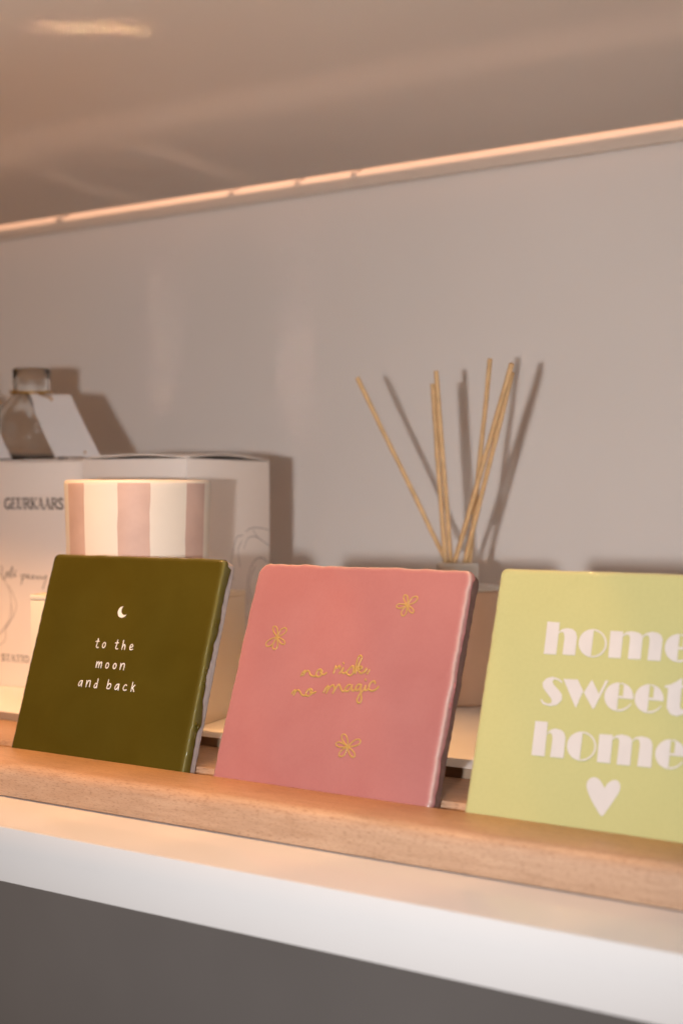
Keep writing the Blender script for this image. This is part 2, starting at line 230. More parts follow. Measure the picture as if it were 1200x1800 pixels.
LIME_SHAPES = [[[-28.17,80.7],[-23.4,80.61],[-23.07,69.05],[-27.85,69.03]],[[-23.4,77.13],[-22.36,78.11],[-20.41,78.74],[-18.35,78.56],[-16.84,77.59],[-16.08,75.82],[-15.93,69.22],[-20.69,69.2],[-20.74,75.07],[-21.05,76.5],[-21.67,77.23],[-22.59,77.18],[-23.21,76.57]],[[-10.14,78.91],[-11.04,78.84],[-11.83,78.67],[-12.58,78.38],[-13.26,77.98],[-13.86,77.48],[-14.36,76.89],[-14.75,76.23],[-15.02,75.51],[-15.17,74.76],[-15.19,73.98],[-15.08,73.2],[-14.84,72.44],[-14.48,71.72],[-14.01,71.05],[-13.44,70.45],[-12.78,69.93],[-12.06,69.52],[-11.28,69.21],[-10.47,69.02],[-9.65,68.94],[-9.98,68.9]],[[-10.59,78.88],[-9.67,78.86],[-8.77,78.69],[-7.9,78.37],[-7.09,77.92],[-6.37,77.36],[-5.75,76.69],[-5.26,75.94],[-4.9,75.14],[-4.7,74.29],[-4.64,73.44],[-4.74,72.6],[-5.0,71.8],[-5.39,71.06],[-5.92,70.41],[-6.57,69.86],[-7.32,69.43],[-8.14,69.13],[-9.02,68.97],[-9.92,68.95],[-9.79,69.39],[-8.99,69.46],[-8.23,69.64],[-7.52,69.94],[-6.88,70.35],[-6.33,70.86],[-5.88,71.46],[-5.56,72.12],[-5.35,72.83],[-5.28,73.56],[-5.34,74.31],[-5.53,75.05],[-5.85,75.76],[-6.29,76.41],[-6.83,77.0],[-7.47,77.5],[-8.18,77.9],[-8.94,78.19],[-9.74,78.36],[-10.55,78.41]],[[-3.87,78.68],[0.78,78.65],[1.06,69.29],[-3.47,69.28]],[[0.83,77.53],[2.01,78.53],[3.9,78.92],[6.0,78.66],[7.37,78.08],[8.03,77.1],[8.27,69.3],[3.67,69.28],[3.6,76.01],[3.36,77.11],[2.75,77.73],[1.88,77.68],[0.91,76.97]],[[7.98,77.47],[9.23,78.56],[11.06,79.12],[13.22,78.87],[14.56,78.03],[15.19,76.68],[15.36,69.27],[10.7,69.24],[10.7,75.96],[10.45,77.15],[9.84,77.85],[8.99,77.8],[8.1,76.92]],[[20.95,78.89],[20.2,78.83],[19.48,78.67],[18.79,78.4],[18.16,78.02],[17.6,77.55],[17.13,77.0],[16.75,76.38],[16.47,75.71],[16.31,75.0],[16.27,74.26],[16.34,73.52],[16.53,72.8],[16.82,72.1],[17.22,71.45],[17.71,70.87],[18.28,70.36],[18.93,69.94],[19.62,69.62],[20.35,69.4],[21.09,69.29],[21.12,69.34]],[[21.04,78.53],[21.58,78.85],[22.17,78.75],[22.74,78.58],[23.29,78.34],[23.82,78.04],[24.3,77.68],[24.75,77.28],[25.14,76.82],[25.47,76.33],[25.74,75.8],[25.95,75.25],[26.09,74.69],[26.16,74.11],[26.16,73.54],[21.06,73.69],[21.07,74.42],[22.64,74.43],[22.56,78.2]],[[21.27,69.28],[21.7,69.28],[22.13,69.32],[22.55,69.4],[22.96,69.52],[23.35,69.67],[23.73,69.85],[24.09,70.07],[24.43,70.31],[24.74,70.59],[25.02,70.89],[25.27,71.22],[25.49,71.57],[25.68,71.94],[25.48,72.25],[25.29,71.93],[25.08,71.63],[24.84,71.35],[24.57,71.09],[24.28,70.85],[23.97,70.64],[23.63,70.45],[23.28,70.29],[22.92,70.15],[22.54,70.05],[22.16,69.97],[21.76,69.92],[21.37,69.91]],[[-19.29,59.73],[-20.94,60.6],[-23.4,61.04],[-25.49,60.32],[-26.69,58.71],[-26.33,57.08],[-24.57,55.23],[-22.78,53.58],[-22.18,52.6],[-22.5,51.73],[-23.73,51.44],[-25.25,51.97],[-26.21,52.93],[-26.62,52.56],[-25.32,51.12],[-22.6,50.69],[-20.07,51.37],[-18.58,53.22],[-18.8,55.07],[-20.36,56.69],[-22.31,58.23],[-23.09,59.31],[-22.71,60.19],[-21.07,60.12],[-19.45,59.11]],[[-19.01,60.6],[-13.6,60.77],[-10.94,56.77],[-11.45,55.8],[-12.97,50.85]],[[-10.69,56.42],[-9.86,58.25],[-8.33,61.06],[-4.95,56.18],[-6.56,50.93]],[[-3.31,61.29],[-2.32,61.23],[-6.14,51.43],[-6.63,52.12]],[[1.84,60.89],[1.06,60.82],[0.3,60.63],[-0.43,60.34],[-1.09,59.95],[-1.67,59.46],[-2.17,58.88],[-2.56,58.24],[-2.84,57.54],[-3.01,56.81],[-3.05,56.06],[-2.96,55.3],[-2.76,54.56],[-2.44,53.86],[-2.01,53.21],[-1.49,52.62],[-0.88,52.11],[-0.2,51.7],[0.54,51.38],[1.31,51.17],[2.1,51.08],[2.14,51.13]],[[1.94,60.53],[2.51,60.87],[3.13,60.78],[3.74,60.61],[4.33,60.38],[4.88,60.09],[5.4,59.74],[5.87,59.33],[6.29,58.87],[6.64,58.38],[6.94,57.84],[7.16,57.29],[7.32,56.71],[7.4,56.12],[7.4,55.53],[2.02,55.59],[2.02,56.32],[3.65,56.36],[3.52,60.23]],[[2.28,51.08],[2.74,51.09],[3.19,51.14],[3.63,51.23],[4.06,51.35],[4.48,51.52],[4.88,51.71],[5.25,51.94],[5.6,52.2],[5.93,52.49],[6.22,52.81],[6.49,53.15],[6.72,53.51],[6.91,53.89],[6.7,54.19],[6.51,53.87],[6.28,53.55],[6.03,53.26],[5.75,52.99],[5.45,52.74],[5.12,52.51],[4.77,52.31],[4.4,52.14],[4.02,51.99],[3.62,51.87],[3.22,51.79],[2.8,51.73],[2.38,51.71]],[[12.68,61.07],[11.92,60.99],[11.17,60.81],[10.46,60.52],[9.82,60.13],[9.24,59.65],[8.76,59.08],[8.37,58.45],[8.09,57.76],[7.93,57.04],[7.88,56.29],[7.96,55.55],[8.16,54.82],[8.46,54.12],[8.88,53.48],[9.39,52.9],[9.98,52.4],[10.64,51.99],[11.35,51.67],[12.1,51.47],[12.87,51.38],[12.92,51.42]],[[12.77,60.71],[13.33,61.04],[13.93,60.95],[14.53,60.79],[15.1,60.56],[15.64,60.27],[16.14,59.92],[16.6,59.52],[17.0,59.07],[17.35,58.58],[17.63,58.06],[17.85,57.5],[17.99,56.94],[18.07,56.36],[18.07,55.78],[12.83,55.83],[12.83,56.55],[14.42,56.59],[14.31,60.41]],[[13.05,51.37],[13.5,51.38],[13.94,51.44],[14.37,51.52],[14.79,51.65],[15.2,51.81],[15.59,52.0],[15.95,52.23],[16.3,52.48],[16.62,52.77],[16.91,53.08],[17.17,53.42],[17.39,53.78],[17.58,54.15],[17.38,54.45],[17.19,54.13],[16.97,53.82],[16.72,53.53],[16.45,53.26],[16.15,53.01],[15.83,52.79],[15.49,52.59],[15.13,52.42],[14.75,52.28],[14.37,52.16],[13.97,52.07],[13.56,52.02],[13.15,51.99]],[[23.68,64.14],[23.8,61.55],[25.82,61.48],[25.81,60.81],[23.76,60.79],[23.94,54.69],[24.39,53.62],[25.31,53.47],[26.66,54.39],[26.98,53.97],[25.53,52.07],[23.22,51.16],[20.96,51.68],[19.43,53.64],[19.17,60.3],[17.85,60.42],[18.06,61.02],[20.02,61.62],[21.96,62.8]],[[-27.36,45.04],[-22.63,45.14],[-22.08,33.2],[-27.05,33.15]],[[-22.38,41.17],[-21.11,42.49],[-19.44,43.11],[-17.29,42.85],[-15.94,41.87],[-15.23,40.37],[-14.97,33.25],[-19.91,33.2],[-19.98,39.68],[-20.3,40.81],[-20.96,41.48],[-21.71,41.41],[-22.21,40.72]],[[-9.17,43.01],[-10.07,42.9],[-10.88,42.7],[-11.64,42.38],[-12.33,41.95],[-12.94,41.43],[-13.45,40.82],[-13.85,40.14],[-14.13,39.41],[-14.28,38.65],[-14.29,37.87],[-14.18,37.1],[-13.94,36.35],[-13.57,35.64],[-13.09,34.99],[-12.51,34.41],[-11.85,33.93],[-11.11,33.54],[-10.32,33.26],[-9.5,33.1],[-8.66,33.06],[-8.97,33.01]],[[-9.61,42.97],[-8.68,42.98],[-7.76,42.84],[-6.88,42.56],[-6.06,42.15],[-5.32,41.62],[-4.7,40.97],[-4.2,40.25],[-3.84,39.46],[-3.62,38.62],[-3.57,37.77],[-3.67,36.93],[-3.93,36.12],[-4.33,35.36],[-4.87,34.69],[-5.53,34.11],[-6.29,33.65],[-7.13,33.31],[-8.02,33.12],[-8.94,33.06],[-8.8,33.5],[-7.98,33.59],[-7.21,33.81],[-6.48,34.14],[-5.83,34.58],[-5.27,35.11],[-4.81,35.73],[-4.48,36.4],[-4.27,37.12],[-4.19,37.87],[-4.26,38.62],[-4.45,39.35],[-4.78,40.05],[-5.22,40.69],[-5.78,41.25],[-6.43,41.73],[-7.15,42.1],[-7.93,42.36],[-8.74,42.5],[-9.57,42.51]],[[-2.98,42.73],[1.81,42.91],[2.16,33.33],[-2.64,33.32]],[[1.81,41.83],[3.16,42.86],[4.91,43.34],[7.17,43.06],[8.33,42.54],[8.93,41.53],[9.25,33.33],[4.5,33.22],[4.42,40.55],[4.19,41.61],[3.64,42.09],[2.79,42.01],[1.93,41.3]],[[8.94,41.8],[10.03,42.89],[11.84,43.37],[14.45,43.04],[15.57,42.26],[16.16,40.9],[16.59,33.46],[11.78,33.38],[11.79,40.52],[11.5,41.69],[10.89,42.34],[9.97,42.26],[8.96,41.35]],[[22.25,43.35],[21.49,43.26],[20.74,43.07],[20.03,42.76],[19.38,42.35],[18.8,41.85],[18.31,41.27],[17.92,40.63],[17.63,39.93],[17.47,39.2],[17.42,38.45],[17.49,37.7],[17.68,36.97],[17.99,36.28],[18.4,35.63],[18.91,35.06],[19.5,34.57],[20.16,34.17],[20.88,33.87],[21.63,33.68],[22.41,33.61],[22.47,33.65]],[[22.33,43.01],[22.91,43.34],[23.51,43.26],[24.11,43.12],[24.68,42.9],[25.22,42.62],[25.72,42.28],[26.18,41.88],[26.58,41.44],[26.93,40.95],[27.21,40.43],[27.43,39.88],[27.57,39.31],[27.64,38.73],[27.64,38.14],[22.38,38.1],[22.39,38.8],[23.93,38.87],[23.83,42.72]],[[22.58,33.6],[23.03,33.63],[23.47,33.69],[23.91,33.78],[24.33,33.92],[24.74,34.09],[25.13,34.29],[25.5,34.52],[25.85,34.79],[26.17,35.09],[26.46,35.41],[26.73,35.75],[26.96,36.12],[27.15,36.5],[26.95,36.78],[26.76,36.45],[26.53,36.13],[26.28,35.84],[26.01,35.56],[25.7,35.3],[25.38,35.07],[25.04,34.86],[24.68,34.68],[24.3,34.53],[23.91,34.4],[23.51,34.31],[23.1,34.24],[22.69,34.21]]]
HEART = [[1.2,24.95],[0.15,26.38],[-1.23,27.69],[-2.88,28.09],[-4.51,27.33],[-5.26,25.77],[-4.88,23.8],[-3.36,21.22],[-0.84,17.98],[1.53,15.67],[3.0,17.74],[5.18,21.53],[6.49,24.41],[6.67,26.19],[5.98,27.53],[4.68,28.04],[3.32,27.58],[2.14,26.47]]
PEONY = [[[-409.37,79.5],[-408.83,75.72],[-409.02,72.22],[-406.84,70.39]],[[-406.84,70.39],[-404.73,75.52],[-404.47,71.74]],[[-403.19,76.2],[-402.66,71.79]],[[-402.65,72.11],[-399.74,79.13],[-400.67,71.54]],[[-396.6,76.7],[-398.86,72.86],[-396.15,73.26]],[[-392.39,74.0],[-391.23,71.22],[-392.13,67.42]],[[-391.85,73.39],[-388.55,74.12],[-389.71,71.58],[-391.68,71.33]],[[-387.66,72.58],[-384.99,73.6],[-386.32,74.0],[-387.39,72.28],[-384.55,71.74]],[[-382.34,73.69],[-383.67,72.08],[-381.46,71.84],[-381.01,73.42],[-382.34,73.69]],[[-379.43,71.6],[-378.81,73.49],[-377.05,71.67],[-375.91,73.58]],[[-374.85,73.61],[-373.98,71.77],[-370.48,74.05]],[[-370.31,74.06],[-372.06,68.74],[-373.56,65.27]]]
LINES_A = [[[-413.41,75.24],[-409.46,73.4],[-405.53,68.84],[-401.63,62.74],[-400.53,55.0],[-401.67,45.6],[-406.72,38.33],[-413.51,33.27]],[[-402.74,66.6],[-398.84,61.29],[-395.75,53.65],[-397.76,47.34],[-402.23,42.46],[-408.98,35.08],[-413.51,32.49]],[[-399.97,53.47],[-399.43,45.71],[-405.04,37.64],[-405.62,30.58],[-411.26,26.34],[-413.52,25.42]]]
LINES_B = [[[64.15,102.81],[70.59,105.08],[80.77,104.89],[91.45,103.32]],[[72.04,103.85],[77.85,98.91],[83.72,96.35],[92.36,92.7]],[[61.74,91.76],[66.29,98.23],[74.93,99.38],[83.72,96.35]],[[60.6,100.27],[53.86,99.48],[49.69,90.96],[46.65,80.11],[50.8,72.09]],[[57.78,80.43],[55.26,90.78],[59.47,96.97]],[[66.29,55.79],[66.01,71.33],[72.04,82.08],[81.51,85.5],[92.66,80.94]],[[70.31,57.93],[68.44,70.42],[74.94,80.12]]]
TAG = [[-433.76, 330, 197.25], [-391.03, 330, 194.74], [-345.6, 312, 151.08], [-387.5, 312, 151.74]]
TAGHOLE = [-407.05, 192.12]
GAP_BLOCKERS = [(-451.7, 6), (-290.2, 3), (-235.2, 3), (-190.9, 3)]  # unseen blocks added in the rear gap to break up the light strip
# ------------------------------------------------------------------ setting
def struct(name, bm, m, parent=None, ang=35):
    o = obj(name, bm, m, parent); flat_sharp(o, ang)
    if parent is None: o['kind'] = 'structure'
    return o
H, D = 321.6, 385.0
bm = bmesh.new(); box(bm, -1000, 640, 1.0, D, -20.8, 0, .35); shelf = struct('shelf', bm, M['laminate'])
bm = bmesh.new(); box(bm, -1000, 640, 0, 1.0, -20.75, -0.05, .3); struct('edge_band', bm, M['edge_band'], shelf)
HS = 322.7                                   # underside; the board stops 40 mm short of the wall
bm = bmesh.new(); box(bm, -1000, 640, -50, D-40, HS, HS+29, .4); upper = struct('upper_shelf', bm, M['ceiling'])
for bx, bw in GAP_BLOCKERS:
    bm = bmesh.new(); box(bm, bx-bw/2, bx+bw/2, D-39.9, D-6.2, HS+12, HS+28, .6); struct('gap_light_blocker', bm, M['ceiling'], upper)
bm = bmesh.new(); box(bm, -1000, 640, D-6, D, H, H+9.8, .5); struct('wall_batten', bm, M['ceiling'])
bm = bmesh.new(); box(bm, -1000, 640, 119.9, D-.1, .05, 17.62, .3); step = struct('back_step', bm, M['step_white'])
M['shaded_edge'] = simple('brown_shaded_edge', (.30, .21, .14), .7, .08, 60)  # brown colour stands in for the shade on the step's front
bm = bmesh.new(); box(bm, -1000, 640, 119.45, 119.85, .1, 17.5); struct('step_shade_strip', bm, M['shaded_edge'], step)
bm = bmesh.new(); box(bm, -1000, 640, D+.2, D+12, -500, 760); struct('back_wall', bm, M['wall'])
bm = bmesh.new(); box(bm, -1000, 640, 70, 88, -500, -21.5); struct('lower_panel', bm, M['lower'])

# ------------------------------------------------------------------ wooden rail
m, nt, b = mat('beech_wood'); M['wood'] = m
v = coords(nt, (16, 150, 150)); v2 = coords(nt, (110, 560, 560)); v3 = coords(nt, (2.2, 9, 9))
base = ramp(nt, noise(nt, v, 3.0, 5, .6, .8), [(.28, (.42, .262, .165)), (.5, (.485, .312, .205)), (.74, (.54, .36, .24))])
big = ramp(nt, noise(nt, v3, 2.2, 3), [(.35, (.86, .82, .78)), (.65, (1, 1, 1))])
fle = ramp(nt, noise(nt, v2, 4.5, 2, .5), [(.33, (.55, .44, .38)), (.45, (1, 1, 1))])
x1 = N(nt, 'ShaderNodeMix', data_type='RGBA', blend_type='MULTIPLY'); x1.inputs[0].default_value = 1
x2 = N(nt, 'ShaderNodeMix', data_type='RGBA', blend_type='MULTIPLY'); x2.inputs[0].default_value = .62
nt.links.new(base, x1.inputs[6]); nt.links.new(big, x1.inputs[7]); nt.links.new(x1.outputs[2], x2.inputs[6]); nt.links.new(fle, x2.inputs[7])
nt.links.new(x2.outputs[2], b.inputs['Base Color']); b.inputs['Roughness'].default_value = .42
bump(nt, b, noise(nt, v2, 5, 2), .3, .0002)
prof = [(38.2, .1), (37.0, .9), (36.9, 1.6), (36.9, 9.5), (37.4, 11.4), (38.6, 12.9), (40.4, 13.75), (42.5, 14), (65.0, 14), (65.5, 13.7), (65.6, 13.2), (62.3, 3.1), (71.6, .35), (76.6, 13.4), (77.2, 14), (117, 14), (118.5, 13.4), (119.2, 12), (119.2, .1)]
bm = bmesh.new(); nx = 60; rings = []
for i in range(nx+1):
    x = -520+i*(470+520)/nx
    rings.append([bm.verts.new((x, y+.12*nz(x*.03, k*.37)*(k in range(4, 10)), z+(.10*nz(x*.05, k*.2) if 4 < k < 11 else 0))) for k, (y, z) in enumerate(prof)])
n = len(prof)
for a, c in zip(rings, rings[1:]):
    for k in range(n): bm.faces.new((a[k], c[k], c[(k+1) % n], a[(k+1) % n]))
for r in (rings[0], rings[-1]):
    for t in tessellate_polygon([[Vector((q.co.y, q.co.z, 0)) for q in r]]): bm.faces.new([r[i] for i in t])
bmesh.ops.recalc_face_normals(bm, faces=bm.faces[:])
rail = obj('tile_rail', bm, M['wood']); flat_sharp(rail, 38)
tag(rail, 'long low beech wood rail with a groove holding the glazed tiles', 'wooden rail')

# ------------------------------------------------------------------ tiles
M['clay_grey'] = simple('grey_bisque_clay', (.40, .355, .345), .85, .12, 300, .5, 900)
M['clay_brown'] = simple('brown_bisque_clay', (.20, .115, .095), .85, .2, 300, .5, 900)
M['glaze_olive'] = glaze('olive_glaze', (.058, .043, .004), (.076, .060, .008), (.15, .135, .04), .035)
M['glaze_pink'] = glaze('pink_glaze', (.350, .138, .134), (.400, .176, .172), (.58, .40, .36), .04)
M['glaze_lime'] = glaze('lime_glaze', (.455, .452, .205), (.475, .470, .220), (.55, .53, .30), .04)
M['print_cream'] = simple('cream_print', (.58, .555, .54), .3, .03, 120)
M['print_white'] = simple('white_print', (.70, .68, .66), .4, .02, 50)
m, nt, b = mat('gold_lustre'); b.inputs['Base Color'].default_value = (.44, .28, .085, 1); b.inputs['Metallic'].default_value = .15; b.inputs['Roughness'].default_value = .38; M['gold'] = m

def outline(rc, seed, amp, n=420, W=100, L=100, corner=None):
    pts = []; hw = W/2; per = []
    segs = []
    cs = [(hw, L, 0), (-hw, L, 90), (-hw, 0, 180), (hw, 0, 270)]
    rr = corner or [rc]*4
    P = []
    for (cx, cz, a0), r in zip(cs, rr):
        ox = cx-math.copysign(r, cx); oz = cz-r if cz > 1 else cz+r
        for j in range(9):
            a = math.radians(a0+j*90/8); P.append((ox+r*math.cos(a), oz+r*math.sin(a)))
    # resample evenly
    Q = P+[P[0]]; ln = [0]
    for a, c in zip(Q, Q[1:]): ln.append(ln[-1]+math.dist(a, c))
    out = []; k = 0
    for i in range(n):
        t = ln[-1]*i/n
        while ln[k+1] < t: k += 1
        f = (t-ln[k])/max(1e-9, ln[k+1]-ln[k]); out.append(Vector(Q[k]).lerp(Vector(Q[k+1]), f))
    nor = []
    for i in range(n):
        t = out[(i+1) % n]-out[i-1]; t.normalize(); nor.append(Vector((t.y, -t.x)))
    res = [o+nn*(amp*(.7*nz(i*.13, seed)+.5*nz(i*.41, seed+5)) if o.y > 12 else 0) for i, (o, nn) in enumerate(zip(out, nor))]
    return res, nor

def make_tile(label, cat, x, lean, mg, mc, seed, amp, rc, dep, corner=None, thick=8.5, beads=110):
    O = (x, 65.99-10.8*math.sin(lean), 13.94-10.8*math.cos(lean))
    t = thing('ceramic_tile', label, cat, O, (-lean, 0, 0))
    P, nor = outline(rc, seed, amp, corner=corner); n = len(P); c0 = Vector((0, 50))
    bm = bmesh.new(); lay = bm.verts.layers.float.new('rim')
    rings = []
    def front(q): return .10*nz(q.x*.09, seed)*nz(q.y*.08, seed+2)
    cen = bm.verts.new((0, front(c0), 50))
    for s in [i/14 for i in range(1, 14)]:
        rg = []
        for p in P:
            q = c0+(p-c0)*s*.95
            rg.append(bm.verts.new((q.x, front(q), q.y)))
        rings.append((rg, 0.0))
    R = 1.3
    def wv(i, rim): return (.05+.05*rim)*nz(i*.45, seed+8)*(rim > .05)   # small waves of the glaze lip
    for ins, dd, rim in ((3.2, -.05, .0), (2.0, -.10, .0), (R*.85, -.02, .10), (R*.55, .16, .40), (R*.28, .44, .85), (R*.09, .80, 1.0), (.0, 1.35, .55)):
        rings.append(([bm.verts.new(((p-nn*(ins+wv(i, rim))).x, dd+front(p)*.5+wv(i+60, rim), (p-nn*ins).y)) for i, (p, nn) in enumerate(zip(P, nor))], rim))
    def depth(i):   # how far the glaze ran over the side
        s = nz(i*.067, seed+11); s2 = nz(i*.19, seed+3)
        return max(2.0, dep[0]+dep[1]*(s+.6*s2))
    for f, outw, rim in ((.45, .10, .1), (.75, .32, .0), (.93, .40, .0), (1.0, .12, .35), (1.05, -.55, .5)):
        rings.append(([bm.verts.new(((p+nn*(outw*(1+.5*nz(i*.2, seed)))).x, 1.35+(depth(i)-1.35)*f, (p+nn*outw).y)) for i, (p, nn) in enumerate(zip(P, nor))], rim))
    for rg, rim in rings:
        for vv in rg: vv[lay] = rim
    for k in range(n): bm.faces.new((cen, rings[0][0][k], rings[0][0][(k+1) % n]))
    for (a, _), (c, _) in zip(rings, rings[1:]):
        for k in range(n): bm.faces.new((a[k], c[k], c[(k+1) % n], a[(k+1) % n]))
    bmesh.ops.recalc_face_normals(bm, faces=bm.faces[:])
    rb = random.Random(seed)
    for _ in range(beads):
        i = rb.randrange(n); p = P[i]
        if p.y < 12 or nor[i].x < .9: continue
        q = p-nor[i]*.12; rr = rb.uniform(.4, .9)
        mtx = Matrix.Translation((q.x, rb.uniform(2.2, depth(i)*.95), q.y)) @ Matrix.Diagonal((rr*.9, rr, rr*rb.uniform(1, 2.4), 1))
        for vv in bmesh.ops.create_icosphere(bm, subdivisions=2, radius=1, matrix=mtx)['verts']: vv[lay] = .0
    g = obj('glaze', bm, mg, t)
    bm = bmesh.new(); prev = None
    for ins, dd in ((4, 1.9), (.35, 2.0), (.25, 3), (.25, thick-.9), (.5, thick-.3), (1.2, thick)):
        rg = [bm.verts.new(((p-nn*(ins+.12*nz(i*1.9, seed+dd))).x, dd, (p-nn*ins).y)) for i, (p, nn) in enumerate(zip(P, nor))]
        if prev:
            for k in range(n): bm.faces.new((prev[k], rg[k], rg[(k+1) % n], prev[(k+1) % n]))
        else: bm.faces.new(rg)
        prev = rg
    bm.faces.new(prev); bmesh.ops.recalc_face_normals(bm, faces=bm.faces[:])
    obj('clay_body', bm, mc, t)
    return t

olive = make_tile('dark olive green tile lettered to the moon and back', 'tile', -115.0, .3066, M['glaze_olive'], M['clay_grey'], 3, .22, 2.6, (4.2, 1.5))
pink = make_tile('glossy pink tile with gold handwriting and three gold flowers', 'tile', 0, .3576, M['glaze_pink'], M['clay_brown'], 9, .42, 3.4, (3.2, .9), beads=80, corner=[3.2, 5.2, 3, 3])
lime = make_tile('pale lime green tile lettered home sweet home above a heart', 'tile', 114.4, .3129, M['glaze_lime'], M['clay_grey'], 15, .12, 2.6, (5.0, .6))
X0 = {'o': -115.0, 'p': 0, 'l': 114.4}
bm = bmesh.new()
for P in OLIVE_STROKES: stroke(bm, P, .50, .10, -.12)
obj('lettering', bm, M['print_white'], olive)
bm = bmesh.new(); plate(bm, [tuple(q) for q in spline([tuple(p) for p in MOON]+[tuple(MOON[0])], 2)[:-1]], -.12, .08); obj('crescent_moon', bm, M['print_white'], olive, smooth=False)
bm = bmesh.new()
for P in PINK_STROKES: stroke(bm, P, .80, .15, -.08)
obj('lettering', bm, M['gold'], pink)
for F in FLOWERS:
    bm = bmesh.new()
    for P in F: stroke(bm, P, .62, .14, -.08)
    obj('flower', bm, M['gold'], pink)
bm = bmesh.new()
for i, P in enumerate(LIME_SHAPES):
    Q = [tuple(p) for p in P]; plate(bm, Q, -.10-.004*i, .08)
obj('lettering', bm, M['print_cream'], lime, smooth=False)
bm = bmesh.new(); plate(bm, [tuple(q) for q in spline([tuple(p) for p in HEART], 4)], -.10, .08); obj('heart', bm, M['print_cream'], lime, smooth=False)

# ------------------------------------------------------------------ printed candle boxes
M['carton'] = simple('off_white_carton', (.76, .66, .585), .55, .02, 20, .1, 500)
M['carton_in'] = simple('carton_inside', (.45, .38, .33), .8, .05, 20)
M['ink'] = simple('dark_ink', (.035, .028, .026), .6, .05, 50)
M['ink_grey'] = simple('grey_line_ink', (.20, .16, .15), .6, .05, 50)
CAPS = {  # condensed serif capitals: (thick?, stroke points) on a 1 high cell, width first
 'G': (.62, [(1, [(.5, .86), (.34, .97), (.12, .75), (.10, .3), (.3, .03), (.5, .10)]), (1, [(.52, .42), (.52, .06)]), (0, [(.38, .42), (.62, .42)])]),
 'E': (.52, [(1, [(.14, 0), (.14, 1)]), (0, [(.02, .98), (.48, .98)]), (0, [(.14, .52), (.38, .52)]), (0, [(.02, .02), (.5, .02)]), (0, [(.48, .98), (.48, .8)]), (0, [(.5, .02), (.5, .2)])]),
 'U': (.6, [(1, [(.14, 1), (.14, .25), (.2, .08), (.32, .02)]), (0, [(.32, .02), (.46, .1), (.5, .3), (.5, 1)]), (0, [(0, .98), (.28, .98)]), (0, [(.38, .98), (.6, .98)])]),
 'R': (.6, [(1, [(.14, 0), (.14, 1)]), (0, [(.02, .98), (.34, .98)]), (1, [(.36, .97), (.47, .86), (.46, .62), (.34, .52)]), (0, [(.14, .52), (.34, .52)]), (1, [(.32, .5), (.56, .02)]), (0, [(.02, .02), (.28, .02)])]),
 'K': (.6, [(1, [(.14, 0), (.14, 1)]), (0, [(.02, .98), (.26, .98)]), (0, [(.02, .02), (.26, .02)]), (0, [(.52, .98), (.14, .4)]), (1, [(.26, .56), (.52, .02)]), (0, [(.4, .98), (.6, .98)])]),
 'A': (.6, [(0, [(.08, 0), (.3, 1)]), (1, [(.3, 1), (.52, 0)]), (0, [(.16, .34), (.42, .34)]), (0, [(0, .02), (.18, .02)]), (0, [(.4, .02), (.62, .02)])]),
 'S': (.48, [(1, [(.4, .84), (.26, .97), (.1, .85), (.12, .66), (.34, .42), (.42, .2), (.28, .02), (.08, .12)]), (0, [(.41, .98), (.41, .74)]), (0, [(.07, .02), (.07, .26)])]),
 'T': (.56, [(1, [(.28, 0), (.28, 1)]), (0, [(.03, .98), (.53, .98)]), (0, [(.03, .98), (.03, .78)]), (0, [(.53, .98), (.53, .78)]), (0, [(.16, .02), (.4, .02)])]),
 'I': (.32, [(1, [(.16, 0), (.16, 1)]), (0, [(.04, .98), (.28, .98)]), (0, [(.04, .02), (.28, .02)])]),
 'O': (.62, [(1, [(.3, .98), (.12, .75), (.12, .25), (.3, .02)]), (1, [(.3, .02), (.5, .25), (.5, .75), (.3, .98)])])}
def caps(bm, text, x0, x1, z, h):
    tot = sum(CAPS[c][0] for c in text); k = (x1-x0)/tot; x = x0
    for c in text:
        wd, ss = CAPS[c]
        for th, P in ss:
            stroke(bm, [(x+a*k, z+b*h) for a, b in P], (.18 if th else .08)*h, .05, 0, smooth=len(P) > 3)
        x += wd*k
def candle_box(label, x, y, rz, W, L, Hh, bulge, group):
    t = thing('candle_box', label, 'box', (x, y, 17.66), (0, 0, rz), group)
    bm = bmesh.new(); th = .7
    box(bm, -W/2, W/2, 0, th, .1, Hh, .25); box(bm, -W/2, W/2, L-th, L, .1, Hh, .25)
    box(bm, -W/2+.02, -W/2+th, th+.02, L-th-.02, .1, Hh-.1, .15); box(bm, W/2-th, W/2-.02, th+.02, L-th-.02, .1, Hh-.1, .15)
    box(bm, -W/2+th+.05, W/2-th-.05, th+.05, L-th-.05, .3, 1.0)
    body = obj('box_body', bm, M['carton'], t); flat_sharp(body)
    # springy lid: a thin bowed sheet with a folded front lip
    bm = bmesh.new(); nu, nv = 16, 12; g = {}
    for s in (0, 1):
        for i in range(nu+1):
            for j in range(nv+1):
                u, vv = i/nu, j/nv
                z = Hh+.25+bulge[0]*math.sin(math.pi*u)**1.2*(1-vv)+bulge[1]*math.sin(math.pi*vv)**1.1*u+.8*s
                g[s, i, j] = bm.verts.new((-W/2+W*u, L*vv, z))
    for i in range(nu):
        for j in range(nv):
            bm.faces.new((g[1, i, j], g[1, i+1, j], g[1, i+1, j+1], g[1, i, j+1])); bm.faces.new((g[0, i, j], g[0, i, j+1], g[0, i+1, j+1], g[0, i+1, j]))
    for i in range(nu):
        for j in (0, nv): bm.faces.new((g[0, i, j], g[0, i+1, j], g[1, i+1, j], g[1, i, j]))
    for j in range(nv):
        for i in (0, nu): bm.faces.new((g[0, i, j], g[0, i, j+1], g[1, i, j+1], g[1, i, j]))
    bmesh.ops.recalc_face_normals(bm, faces=bm.faces[:])
    obj('lid', bm, M['carton'], t)
    return t
